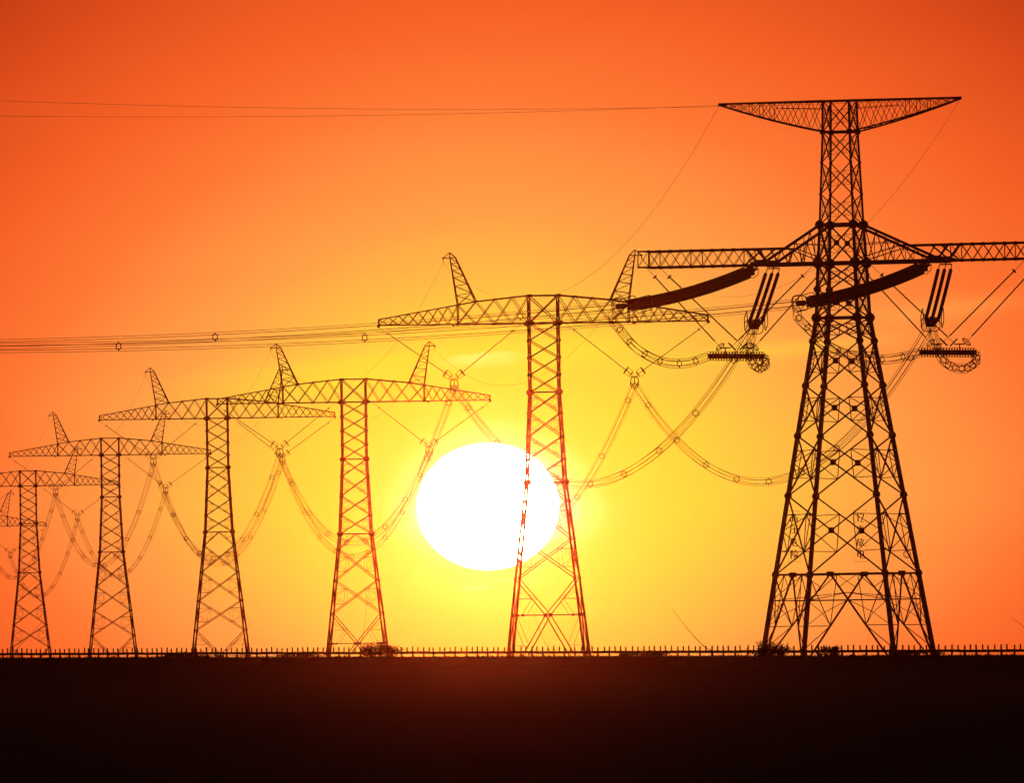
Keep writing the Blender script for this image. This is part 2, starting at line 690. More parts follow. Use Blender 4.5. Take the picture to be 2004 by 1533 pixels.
T0 = thing("transmission_tower", "tallest and nearest lattice tower, wide top beam, strings pulling to both sides", "pylon", (C0.x, C0.y, GZ), YAW0)
ROT0 = Matrix.Rotation(YAW0, 3, 'Z')


def w0(x, y, z):
    return Vector((C0.x, C0.y, GZ)) + ROT0 @ Vector((x, y, z))


UP = [Z_TOP, Z_HEAD, z0(318), z0(380), Z_WAIST, Z_ARM, z0(566), Z_KINK]
LO = [Z_KINK, z0(668), z0(755), z0(853), z0(970), z0(1124)]
for k in range(4):
    m = MB()
    for a, b, w_ in ((Z_TOP, Z_HEAD, .17), (Z_HEAD, Z_WAIST, .17), (Z_WAIST, Z_ARM, .24), (Z_ARM, Z_KINK, .28), (Z_KINK, LO[-1], .38), (LO[-1], 0.0, .42)):
        m.prism(leg0(k, a), leg0(k, b), w_)
    for z, s in ((Z_HEAD, .26), (Z_WAIST, .47), (Z_ARM, .56), (UP[6], .36), (Z_KINK, .5)):
        m.node(leg0(k, z), s, .42)
    for z in UP[2:4]:
        m.node(leg0(k, z), .16, .2)
    for z in LO[1:]:
        m.node(leg0(k, z), .36, .44)
    m.box(leg0(k, 0.15), 1.3, 1.3, 0.9)
    part("leg", m, STEEL, T0)
for k in range(4):
    k2 = (k + 1) % 4
    m = MB()
    for i, (a, b) in enumerate(zip(UP, UP[1:])):
        panel(m, leg0(k, b), leg0(k2, b), leg0(k, a), leg0(k2, a), .10 if i < 4 else .14, plate=.55 if i in (4, 6) else 0, sec=.05 if i >= 4 else .035)
    for i, (a, b) in enumerate(zip(LO, LO[1:])):
        panel(m, leg0(k, b), leg0(k2, b), leg0(k, a), leg0(k2, a), .135, plate=.6 if i else 0, sec=.075)
    for z, w_ in ((Z_TOP, .16), (Z_HEAD, .24), (Z_WAIST, .36), (Z_ARM, .36), (Z_KINK, .26), (LO[-1], .19)):
        m.prism(leg0(k, z), leg0(k2, z), w_)
    # portal under the lowest ring
    zt = LO[-1]
    a, b = leg0(k, zt), leg0(k2, zt)
    c = (a + b) / 2
    m.box(c, .6, .6, .5)
    zh, zl = z0(1175), z0(1225)
    for kk, ko in ((k, k2), (k2, k)):
        foot = leg0(kk, 0.0)
        m.prism(c, foot, .16)
        dg = lambda z: lerp(c, foot, (zt - z) / zt)
        m.prism(leg0(kk, zl), dg(zl), .085)
        m.prism(leg0(kk, zh), dg(zh), .08)
        m.prism(leg0(kk, zt - .2), dg(zl), .10)
        q = lerp(leg0(kk, zt), c, .5)
        m.prism(q, leg0(kk, zh), .07).prism(q, dg((zt + zh) / 2), .06).prism(q, dg(zl), .07)
        mid = lerp(leg0(kk, (zh + zl) / 2), dg((zh + zl) / 2), .5)
        m.prism(leg0(kk, zh), mid, .06).prism(dg(zh), mid, .06).prism(leg0(kk, zl), mid, .055).prism(dg(zl), mid, .055)
        z5 = zl * .45
        m.prism(leg0(kk, z5), dg(zl), .075).prism(leg0(kk, z5), dg(z5 * .8), .06)
    m.prism((leg0(k, zh) + leg0(k2, zh)) / 2 - (leg0(k2, zh) - leg0(k, zh)) * .5, (leg0(k, zh) + leg0(k2, zh)) / 2 + (leg0(k2, zh) - leg0(k, zh)) * .5, .085)
    part("bracing", m, STEEL, T0)
# plan bracing of the rings
for z in (Z_WAIST, Z_ARM, Z_KINK, LO[-1]):
    m = MB()
    mids = [(leg0(k, z) + leg0((k + 1) % 4, z)) / 2 for k in range(4)]
    for i in range(4):
        m.prism(mids[i], mids[(i + 1) % 4], .1)
    part("ring_bracing", m, STEEL, T0)
m = MB()
ring_c = [(leg0(k, z0(1165)) + leg0((k + 1) % 4, z0(1165))) / 2 for k in range(4)]
for i in range(4):
    m.prism(lerp(leg0(i, z0(1175)), Vector((0, 0, z0(1150))), .0), Vector((0, 0, z0(1160))), .07)
part("ring_bracing", m, STEEL, T0)

ATT = {-1: 8.0, 1: 10.25}
TIP = {-1: 21.1, 1: 23.4}
HB = 1.95
AH = 1.62
for s in (-1, 1):
    m = MB()
    xa, xt = ATT[s], TIP[s]
    for d in (-1, 1):
        Pb = lambda x: Vector((s * x, d * HB, Z_ARM))
        Pt = lambda x: Vector((s * x, d * (HB - .1), Z_ARM + AH))
        m.prism(Pb(half0(Z_ARM)), Pb(xa), .36).prism(Pb(xa), Pb(xt), .18)
        wst = Vector((s * half0(Z_WAIST), d * half0(Z_WAIST), Z_WAIST))
        m.prism(wst, Pb(xa), .26)
        fx = half0(Z_WAIST) + (xa - half0(Z_WAIST)) * (1 - AH / (Z_WAIST - Z_ARM))
        m.prism(Pt(fx), Pt(xt), .17)
        m.prism(Pt(fx), Vector((s * half0(Z_ARM), d * HB, Z_ARM + .3)), .1)
        # lacing of the inner triangle
        def tie(x):
            f = (x - half0(Z_WAIST)) / (xa - half0(Z_WAIST))
            return lerp(wst, Pb(xa), f)
        n_in = 4
        xs = [half0(Z_ARM) + (xa - half0(Z_ARM)) * i / n_in for i in range(n_in + 1)]
        for i in range(n_in - 1):
            m.prism(Pb(xs[i] + .1), tie((xs[i] + xs[i + 1]) / 2 + .1), .085).prism(tie((xs[i] + xs[i + 1]) / 2 + .1), Pb(xs[i + 1]), .085)
            m.prism(tie(xs[i + 1]), Pb(xs[i + 1]), .06)
        m.prism(Vector((s * half0(Z_ARM), d * HB, Z_ARM + 1.9)), tie(half0(Z_WAIST) + (xa - half0(Z_WAIST)) * .48), .07)
        # gusset at the string attachment
        m.box(Pb(xa) + Vector((0, 0, .15)), 1.25, .2, .7).box(Pb(xa + .75) + Vector((0, 0, .1)), .8, .16, .42)
        m.prism(Pb(xa + .3), Pt(xa + 1.6), .2).prism(Pb(xa + 1.7), Pt(xa - .3), .15).prism(Pb(xa - .8), Pt(xa + .2), .13)
        x1 = xa + 1.8
        n_out = 10
        xo = [x1 + (xt - x1) * i / n_out for i in range(n_out + 1)]
        for i, (a, b) in enumerate(zip(xo, xo[1:])):
            m.prism(Pb(a), Pt(b), .055).prism(Pt(a), Pb(b), .055)
            m.box(Pb(a), .22, .12, .26).box(Pt(a), .22, .12, .26)
        for i in (0, 5, 9, 10):
            m.prism(Pb(xo[i]), Pt(xo[i]), .085)
    allx = [fx] + xo
    for i, x in enumerate(allx):
        if i:
            m.prism((s * x, -HB, Z_ARM), (s * x, HB, Z_ARM), .09)
        m.prism((s * x, -HB + .1, Z_ARM + AH), (s * x, HB - .1, Z_ARM + AH), .08)
    for i, (a, b) in enumerate(zip(xo, xo[1:])):
        f = 1 if i % 2 else -1
        m.prism((s * a, -f * HB, Z_ARM), (s * b, f * HB, Z_ARM), .07)
        m.prism((s * a, f * HB, Z_ARM + AH), (s * b, -f * HB, Z_ARM + AH), .06)
    for i in range(n_in):
        f = 1 if i % 2 else -1
        m.prism((s * xs[i], -f * HB, Z_ARM), (s * xs[i + 1], f * HB, Z_ARM), .09)
    part("crossarm", m, STEEL, T0)
    # top beam for the earth wires
    m = MB()
    ht, hh = half0(Z_TOP), half0(Z_HEAD)
    XT = 12.75

    def tb(f, d, hi):
        x = ht + (XT - ht) * f
        y = d * (ht + (.12 - ht) * f)
        zb = Z_HEAD + (Z_TOP - .12 - Z_HEAD) * f - .72 * f * (1 - f)
        return Vector((s * x, y, Z_TOP if hi else zb))
    fr = [0, .11, .21, .31, .41, .51, .61, .71, .81, .9, 1.0]
    for d in (-1, 1):
        m.prism(tb(0, d, 1), tb(1, d, 1), .18)
        for a, b in zip(fr, fr[1:]):
            m.prism(tb(a, d, 0), tb(b, d, 0), .15)
        for i, (a, b) in enumerate(zip(fr[:-1], fr[1:-1])):
            m.prism(tb(a, d, 0), tb(b, d, 1), .05).prism(tb(a, d, 1), tb(b, d, 0), .05)
            if i >= 4:
                m.prism(tb(b, d, 0), tb(b, d, 1), .06)
        m.prism(lerp(tb(0, d, 0), tb(0, d, 1), .75), lerp(tb(.45, d, 0), tb(.45, d, 1), .7), .05)
    for i, f in enumerate(fr[1:-1]):
        for hi in (0, 1):
            m.prism(tb(f, -1, hi), tb(f, 1, hi), .06)
        e = 1 if i % 2 else -1
        m.prism(tb(fr[i], -e, 0), tb(f, e, 0), .07).prism(tb(fr[i], -e, 1), tb(f, e, 1), .06)
    m.box(tb(1, 0, 1) + Vector((-s * .35, 0, -.05)), .9, .35, .3)
    part("top_beam", m, STEEL, T0)
PEAK0 = {s: w0(s * 12.8, 0, Z_TOP - .12) for s in (-1, 1)}

# ------------------------------------------------------------------ tension insulator sets
U1 = (TW[0]['t'].location - T0.location)
U1.z = 0
U1.normalize()
comp_a, comp_n = U1.dot(AX), U1.dot(AN)
U2 = (AX * comp_a - AN * comp_n).normalized()


def solve_t(p0, u, px):
    lo_, hi_ = 0.0, 420.0
    f0 = proj(p0)[0] - px
    for _ in range(60):
        mid = (lo_ + hi_) / 2
        if (proj(p0 + u * mid)[0] - px) * f0 > 0:
            lo_ = mid
        else:
            hi_ = mid
    return lo_


def racetrack(c, ux, uy, a, b, n=8):
    """Rounded rectangle outline of half sizes a, b."""
    r = min(a, b) * .7
    pts = []
    for (sx_, sy_, a0) in ((1, 1, 0), (-1, 1, 90), (-1, -1, 180), (1, -1, 270)):
        for i in range(n):
            an = R(a0 + 90 * i / (n - 1))
            pts.append(c + ux * (sx_ * (a - r) + r * math.cos(an)) + uy * (sy_ * (b - r) + r * math.sin(an)))
    return pts


def tension_set(label, p0, p1, sag, cols, rows, top):
    """Six strings of discs in two rows from the arm p0 to the conductor end p1."""
    t = thing("tension_insulator", label, "insulator", p0, 0, "tension insulator sets on the tallest tower")
    d = p1 - p0
    ln = d.length
    dn_ = d.normalized()
    side = Vector((dn_.y, -dn_.x, 0)).normalized()
    upv = side.cross(dn_)
    if upv.z < 0:
        upv = -upv
    f0, f1 = .09, .90
    disc_r = .205 if top else .19
    hw = max(cols) + .12
    hh = max(rows) + .2

    def c(f):
        return d * f - Vector((0, 0, 4 * sag * f * (1 - f)))
    m = MB()
    nseg = 14
    for i in range(nseg):
        a, b = c(f0 + (f1 - f0) * i / nseg), c(f0 + (f1 - f0) * (i + 1) / nseg)
        seg = (b - a).length
        nd = max(1, int(round(seg / .2)))
        prof = []
        for j in range(nd):
            x = seg * j / nd
            st = seg / nd
            prof += [(x, .08), (x + st * .25, .10), (x + st * .36, disc_r), (x + st * .70, disc_r), (x + st * .80, .09)]
        m.lathe(a, b, prof, 9)
    me = m.mesh("insulator_string", PORCELAIN)
    for r_ in rows:
        for q in cols:
            part("insulator_string", me, PORCELAIN, t, side * q + upv * r_)
    ux = side
    m = MB()
    rot = Matrix((ux, dn_, upv)).transposed()
    if top:
        m.box(c(f0 * .45), hw * 2, .5, .12, rot).box(c(f0 * .72), hw * 2, .12, hh * 1.5, rot)
    else:
        m.box(c(f0 * .05), hw * 1.7, .12, .1, rot)
    for q in cols:
        for r_ in (rows if top else (0,)):
            m.prism(c(f0 * (.5 if top else .05)) + side * q * .95, c(f0) + side * q + upv * r_, .075)
    m.prism(Vector((0, 0, .2)), c(f0 * .5 if top else f0 * .1), .12)
    part("yoke_plate", m, STEEL, t)
    m = MB()
    m.box(c(f1 + .012), hw * 2, .3, hh * 1.7, rot).box(c(f1 + .05), 1.2, 1.0, .16, rot)
    for q in (-.5, 0, .5):
        m.prism(c(f1 + .03) + side * q, c(1.0) + side * q * .8, .14)
    m.box(c(.985), 1.0, .35, .5, rot)
    part("yoke_plate", m, STEEL, t)
    for q in (-1.05, 1.05):
        m = MB()
        m.tube(racetrack(c(f1 - .02) + side * q, dn_, upv, 1.35, .75), .045, 6, True)
        m.tube([c(f1 - .02) + side * q + upv * .7, c(f1 + .01) + side * q * .7 + upv * .3], .03, 4)
        m.tube([c(f1 - .02) + side * q - upv * .7, c(f1 + .01) + side * q * .7 - upv * .3], .03, 4)
        part("grading_ring", m, ALU, t)
    m = MB()
    m.tube(racetrack(c(.99), side, upv, .95, .75), .045, 6, True)
    m.tube(racetrack(c(1.01), dn_, upv, .85, .85), .04, 6, True)
    part("grading_ring", m, ALU, t)
    m = MB()
    if top:
        m.tube([c(f0 * .75), c(f0 * .9) - upv * .45, c(f0 * .6) - upv * .8, c(f0 * .2) - upv * .65, c(f0 * .1) - upv * .3], .04, 4)
        part("arcing_horn", m, STEEL, t)


FRONT_END, BACK_END = {}, {}
for s, px1, py1, pxb, pyb in ((-1, 1210, 600, 1475, 641), (1, 1562, 594, 1821, 636)):
    p0 = w0(s * ATT[s] - .15, -HB, Z_ARM - .25)
    tt = solve_t(p0, U2, px1)
    q = p0 + U2 * tt
    q.z = unproj(px1, py1, q.y).z
    tension_set("thick black insulator set reaching left from the tallest tower's %s arm" % SIDE[s], p0, q, .62, (-.34, .34), (-.4, 0, .4), True)
    FRONT_END[s] = q
    p0 = w0(s * ATT[s] + .1, HB, Z_ARM - .3)
    tt = solve_t(p0, U1, pxb)
    tt = 18.5
    q = p0 + U1 * tt
    q = unproj(pxb, pyb, q.y)
    tension_set("three parallel dark rods of discs hanging down from the tallest tower's %s arm" % SIDE[s], p0, q, .12, (-.64, 0, .64), (0,), False)
    BACK_END[s] = q

# ------------------------------------------------------------------ conductors
BR = 0.45
HEX = [(BR * math.cos(R(60 * i + 30)), BR * math.sin(R(60 * i + 30))) for i in range(6)]
WIRE_R = 0.03


def spacer_mesh():
    m = MB()
    ring = [Vector((.31 * math.cos(R(30 * i)), 0, .31 * math.sin(R(30 * i)))) for i in range(12)]
    m.tube(ring, .045, 5, True)
    for (x, z) in HEX:
        k = .7
        m.prism((x * k, 0, z * k), (x * 1.04, 0, z * 1.04), .065, .07)
    return m.mesh("spacer", ALU)


SPACER = spacer_mesh()


def frame_quat(d):
    d = d.normalized()
    x = Vector((d.y, -d.x, 0)).normalized() if abs(d.z) < .995 else Vector((1, 0, 0))
    z = x.cross(d).normalized()
    return x, z, Matrix((x, d, z)).transposed().to_quaternion()


def bundle(name, label, pts, spacers, group, taper=0, cat="power line", wr=WIRE_R):
    """Six sub-conductors round the polyline pts, with spacers at the given indices."""
    o = pts[0]
    t = thing(name, label, cat, o, 0, group)
    fr = []
    prev_x = None
    for i, p in enumerate(pts):
        d = pts[min(i + 1, len(pts) - 1)] - pts[max(i - 1, 0)]
        x, z, q = frame_quat(d)
        if prev_x is not None and x.dot(prev_x) < 0:
            x, z = -x, -z
        prev_x = x
        fr.append((x, z, q))
    for (a, b) in HEX:
        line = []
        for i, (p, (x, z, _)) in enumerate(zip(pts, fr)):
            k = 1.0
            if taper:
                e = min(i, len(pts) - 1 - i)
                k = min(1.0, .55 + .45 * e / taper)
            line.append(p - o + x * (a * k) + z * (b * k))
        part("wire", MB().tube(line, wr, 4), ALU, t)
    if any(i > 60 or i < 0 for i in spacers):       # given as places in the photograph
        spacers = [min(range(len(pts)), key=lambda k: abs(proj(pts[k])[0] - a)) for a in spacers]
    for i in spacers:
        part("spacer", SPACER, None, t, pts[i] - o, fr[i][2])
    return t


def cat_pts(a, b, sag, n=36):
    return [lerp(a, b, i / n) - Vector((0, 0, 4 * sag * (i / n) * (1 - i / n))) for i in range(n + 1)]


def away_pts(p0, u, targets, tmax, n=40):
    """Points of a sagging wire leaving p0 along u, whose height follows the photograph at the target pixels."""
    ts, zs = [0.0], [p0.z]
    for (px, py) in targets:
        t_ = solve_t(p0, u, px)
        q = p0 + u * t_
        ts.append(t_)
        zs.append(unproj(px, py, q.y).z)
    A = np.array([[t_, t_ * t_] for t_ in ts[1:]])
    y = np.array([z_ - p0.z for z_ in zs[1:]])
    c1, c2 = np.linalg.lstsq(A, y, rcond=None)[0]
    c2 = max(c2, 1e-5)
    out = []
    for i in range(n + 1):
        t_ = tmax * i / n
        q = p0 + u * t_
        out.append(Vector((q.x, q.y, p0.z + c1 * t_ + c2 * t_ * t_)))
    return out


GB = "six-wire conductor bundles of the line"
bundle("conductor_bundle", "long flat six-wire bundle leaving the picture from the tallest tower's left arm", away_pts(FRONT_END[-1], U2, [(1008, 620), (417, 660), (0, 674)], 300, 60), (1008, 417, -120), GB)
bundle("conductor_bundle", "long flat six-wire bundle leaving the picture from the tallest tower's right arm", away_pts(FRONT_END[1], U2, [(1270, 621), (693, 663), (228, 678), (0, 681)], 330, 66), (1270, 693, 228, -200), GB)
SAGS = [14.2, 16.6, 16.4, 16.6, 15.4, 14.0]
SP9 = (2, 6, 10, 14, 18, 22, 26, 30, 34)
for s in (-1, 1):
    bundle("conductor_bundle", "deep sagging six-wire bundle from tallest tower's %s arm to the largest T-tower" % SIDE[s],
           cat_pts(BACK_END[s], TW[0]['clamp'][s], SAGS[0]), SP9, GB, wr=.025)
    for i in range(5):
        bundle("conductor_bundle", "six-wire bundle sagging between the %s arms of the %s and %s" % (SIDE[s], TW[i]['nm'].replace(" T-tower", ""), TW[i + 1]['nm'].replace("T-tower", "T-tower")),
               cat_pts(TW[i]['clamp'][s], TW[i + 1]['clamp'][s], SAGS[i + 1]), SP9 if i % 2 else (1, 5, 9, 13, 17, 21, 25, 29, 33), GB, wr=.022)

# earth wires
GE = "thin earth wires on the tower tops"


def earth_wire(label, pts, r=.014):
    o = bpy.data.objects.new("earth_wire", MB().tube([p - pts[0] for p in pts], r, 4).mesh("earth_wire", ALU))
    o.location = pts[0]
    link(o)
    tag(o, label, "power line", GE)


earth_wire("lower of two thin earth wires leaving the picture from the tallest tower's left tip", away_pts(PEAK0[-1], U2, [(1000, 218), (430, 230), (0, 226)], 300), .019)
earth_wire("upper of two thin earth wires leaving the picture from the tallest tower's right tip", away_pts(PEAK0[1], U2, [(1412, 206), (1000, 216), (500, 209), (0, 197)], 330), .019)
for s in (-1, 1):
    earth_wire("hair-thin earth wire from tallest tower's %s tip down to the largest T-tower" % SIDE[s], cat_pts(PEAK0[s], TW[0]['peak'][s], 11.0))
    for i in range(5):
        earth_wire("hair-thin earth wire between the %s horns of the %s and %s" % (SIDE[s], TW[i]['nm'].replace(" T-tower", ""), TW[i + 1]['nm']),
                   cat_pts(TW[i]['peak'][s], TW[i + 1]['peak'][s], 10.0))


# ------------------------------------------------------------------ V strings and clamps of the suspension towers
def composite_insulator(label, p, q, basket=True, group=None, ring="drum", th=.05):
    t = thing("rod_insulator", label, "insulator", p, 0, group)
    d = q - p
    ln = d.length
    dn_ = d.normalized()
    x, z, _ = frame_quat(d)
    m = MB()
    m.tube([Vector(), dn_ * (ln * .12)], .03, 4)
    body0, body1 = dn_ * (ln * .12), dn_ * (ln * .93)
    nseg = 36
    prof = []
    bl = (body1 - body0).length
    for j in range(nseg):
        st = bl / nseg
        prof += [(st * j, th * .8), (st * (j + .5), th * 1.35)]
    m.lathe(body0, body1, prof, 6)
    m.tube([body1, d], .03, 4)
    part("rod", m, RUBBER, t)
    m = MB()
    c = dn_ * (ln * .12)
    m.tube([c + x * (.24 * math.cos(R(36 * i))) + z * (.24 * math.sin(R(36 * i))) for i in range(10)], .04, 5, True)
    m.prism(c - z * .24, c + z * .24, .05)
    part("small_ring", m, ALU, t)
    m = MB()
    if ring == "drum":
        c = dn_ * (ln - 1.35)
        e = dn_ * (ln - .55)
        for cc, rr_, tt in ((c, .48, .075), (e, .40, .04)):
            m.tube([cc + x * (rr_ * math.cos(R(30 * i))) + z * (rr_ * math.sin(R(30 * i))) for i in range(12)], tt, 5, True)
        for a in range(0, 360, 90):
            k = x * math.cos(R(a)) + z * math.sin(R(a))
            m.tube([c + k * .48, e + k * .40, dn_ * (ln - .4) + k * .1], .032, 4)
        m.prism(c - z * .46, c + z * .46, .07)
    else:
        c = dn_ * (ln - .12)
        back = Vector((0, 1, 0))
        nrm = (dn_ - back * dn_.dot(back)).normalized()
        if ring == "tilted":
            nrm = (nrm * .9 + back * .42).normalized()
        nx = nrm.cross(back).normalized()
        nz = nx.cross(nrm)
        m.tube([c + nx * (.5 * math.cos(R(24 * i))) + nz * (.5 * math.sin(R(24 * i))) for i in range(15)], .05 if ring == "tilted" else .07, 6, True)
        m.prism(c - nx * .48, c + nx * .48, .07 if ring == "tilted" else .12)
    part("corona_ring", m, ALU, t)


def clamp_mesh():
    m = MB()
    pts = [Vector((.5 * math.cos(R(a)), 0, .45 + .5 * math.sin(R(a)))) for a in range(10, 171, 20)]
    m.tube(pts + [Vector((-.52, 0, .0)), Vector((-.4, 0, -.25))], .06, 5)
    m.tube([pts[0], Vector((.52, 0, .0)), Vector((.4, 0, -.25))], .06, 5)
    m.box((0, 0, .5), .1, .1, .95).box((0, 0, .93), .9, .09, .12)
    m.prism((0, 0, .1), (-.42, 0, -.25), .1).prism((0, 0, .1), (.42, 0, -.25), .1)
    y = m.mesh("yoke", STEEL)
    m = MB()
    ring = [Vector((.17 * math.cos(R(45 * i)), 0, -.38 + .17 * math.sin(R(45 * i)))) for i in range(8)]
    m.tube(ring, .05, 5, True)
    for (a, b) in HEX:
        m.prism((a * .35, 0, -.38 + b * .35), (a, 0, b - .15), .06)
        m.box((a, 0, b - .15), .1, .7, .11)
    return y, m.mesh("clamp", ALU)


YOKE, CLAMP = clamp_mesh()
for T in TW:
    for s in (-1, 1):
        c = T['clamp'][s]
        top = c + Vector((0, 0, .95))
        composite_insulator("thin rod insulator from the %s's %s arm tip to its clamp" % (T['nm'], SIDE[s]), T['outer'][s], top, group="V-strings of the suspension towers")
        composite_insulator("thin rod insulator from the %s's body to its %s clamp" % (T['nm'], SIDE[s]), T['inner'][s], top, group="V-strings of the suspension towers")
        t = thing("suspension_clamp", "small yoke and clamp at the bottom of the %s's %s V" % (T['nm'], SIDE[s]), "clamp", c, T['yaw'], "suspension clamps of the line")
        part("yoke", YOKE, None, t)
        part("clamp", CLAMP, None, t)


# ------------------------------------------------------------------ jumpers of the tension tower
def spline(pts, n=10):
    P = [pts[0]] + list(pts) + [pts[-1]]
    out = []
    for i in range(len(pts) - 1):
        p0, p1, p2, p3 = P[i], P[i + 1], P[i + 2], P[i + 3]
        for j in range(n):
            t_ = j / n
            out.append(.5 * ((2 * p1) + (p2 - p0) * t_ + (2 * p0 - 5 * p1 + 4 * p2 - p3) * t_ * t_ + (3 * p1 - p0 - 3 * p2 + p3) * t_ ** 3))
    out.append(pts[-1])
    return out


UB = -U2                                         # direction of the rigid jumper bar, left-front to right-back
JUMP = {
    -1: dict(bar=(1388, 1494, 697.5), front=[(1198, 622), (1213, 645), (1246, 682), (1292, 707), (1342, 711)],
             loop=[(1499, 712, 2), (1486, 722, 5), (1470, 706, 8), (1468, 676, 13)],
             rods=[((1264, 523), (1411, 681), -1), ((1590, 521), (1431, 680), -1), ((1290, 523), (1456, 680), 1), ((1617, 521), (1475, 681), 1)]),
    1: dict(bar=(1802, 1908, 690), front=[(1560, 618), (1580, 641), (1620, 676), (1680, 700), (1742, 703)],
            loop=[(1910, 708, 2), (1886, 722, 6), (1852, 712, 9), (1834, 680, 14)],
            rods=[((1682, 521), (1823, 673), -1), ((2004, 511), (1845, 671), -1), ((1706, 520), (1868, 672), 1), ((2031, 517), (1890, 671), 1)]),
}
for s in (-1, 1):
    J = JUMP[s]
    mid_x = (ATT[s] + TIP[s]) / 2
    xa_, xb_, yb = J['bar']
    cw = w0(s * 11.0, 0, 0)
    c = unproj((xa_ + xb_) / 2, yb, cw.y)
    half_px = (xb_ - xa_) / 2
    hl = solve_t(c, UB, xb_)
    a, b = c - UB * hl, c + UB * hl
    t = thing("jumper_bar", "dark toothed jumper bar slung under the tallest tower's %s arm" % SIDE[s], "jumper", c, 0, "rigid jumper bars")
    x, z, q = frame_quat(UB)
    m = MB()
    m.tube([a - c, b - c], .21, 8)
    nb = 25
    for i in range(nb):
        cc = lerp(a, b, (i + .5) / nb) - c
        m.lathe(cc - UB * .04, cc + UB * .04, [(0, .27), (.08, .27)], 8)
    part("core_tube", m, STEEL, t)
    for (e, f) in HEX:
        part("wire", MB().tube([a - c + x * e + z * f, b - c + x * e + z * f], .028, 4), ALU, t)
    m = MB()
    for (e, f) in HEX:
        m.prism((e * .4, 0, f * .4), (e * 1.08, 0, f * 1.08), .09)
    me = m.mesh("spacer", ALU)
    for i in range(20):
        part("spacer", me, None, t, lerp(a, b, (i + .5) / 20) - c, q)
    m = MB()
    for f in (.3, .72):
        cc = lerp(a, b, f) - c
        m.prism(cc, cc + Vector((0, 0, .85)), .12).box(cc + Vector((0, 0, .85)), 1.1, .12, .12)
    part("hanger", m, STEEL, t)
    fd = FRONT_END[s].y
    pts = [FRONT_END[s] - Vector((0, 0, .3))]
    n = len(J['front'])
    for i, (px, py) in enumerate(J['front']):
        pts.append(unproj(px, py, fd + (a.y - fd) * (i + 1) / (n + 1)))
    pts.append(a)
    sp = spline(pts, 8)
    bundle("jumper_cable", "curved six-wire jumper hanging from thick insulator to the %s jumper bar" % SIDE[s], sp, [len(sp) * k // 9 for k in range(2, 9)], "jumper cables", cat="jumper")
    pts = [b] + [unproj(px, py, b.y + dy) for (px, py, dy) in J['loop']] + [BACK_END[s]]
    sp = spline(pts, 8)
    bundle("jumper_cable", "tight wire loop from the %s jumper bar up to the hanging insulators" % SIDE[s], sp, [len(sp) * k // 14 for k in range(1, 12)], "jumper cables", cat="jumper")
    wh = (("arm tip", "front"), ("body", "front"), ("arm tip", "rear"), ("body", "rear")) if s < 0 else (("body", "front"), ("arm tip", "front"), ("body", "rear"), ("arm tip", "rear"))
    for i, ((p, q_, side_)) in enumerate(J['rods']):
        x_loc = s * (TIP[s] - .6) if wh[i][0] == "arm tip" else s * (half0(Z_ARM) + 1.0)
        top = unproj(p[0], p[1], w0(x_loc, side_ * HB, 0).y)
        bot = unproj(q_[0], q_[1], (lerp(a, b, .3) if side_ < 0 else lerp(a, b, .72)).y)
        composite_insulator("%s rod insulator from the tallest tower's %s %s to the jumper bar" % (wh[i][1], SIDE[s], wh[i][0] if wh[i][0] == "arm tip" else "body side"), top, bot,
                            group="V-strings of the jumper bars", ring="tilted" if i in (0, 3) else "disc", th=.062)


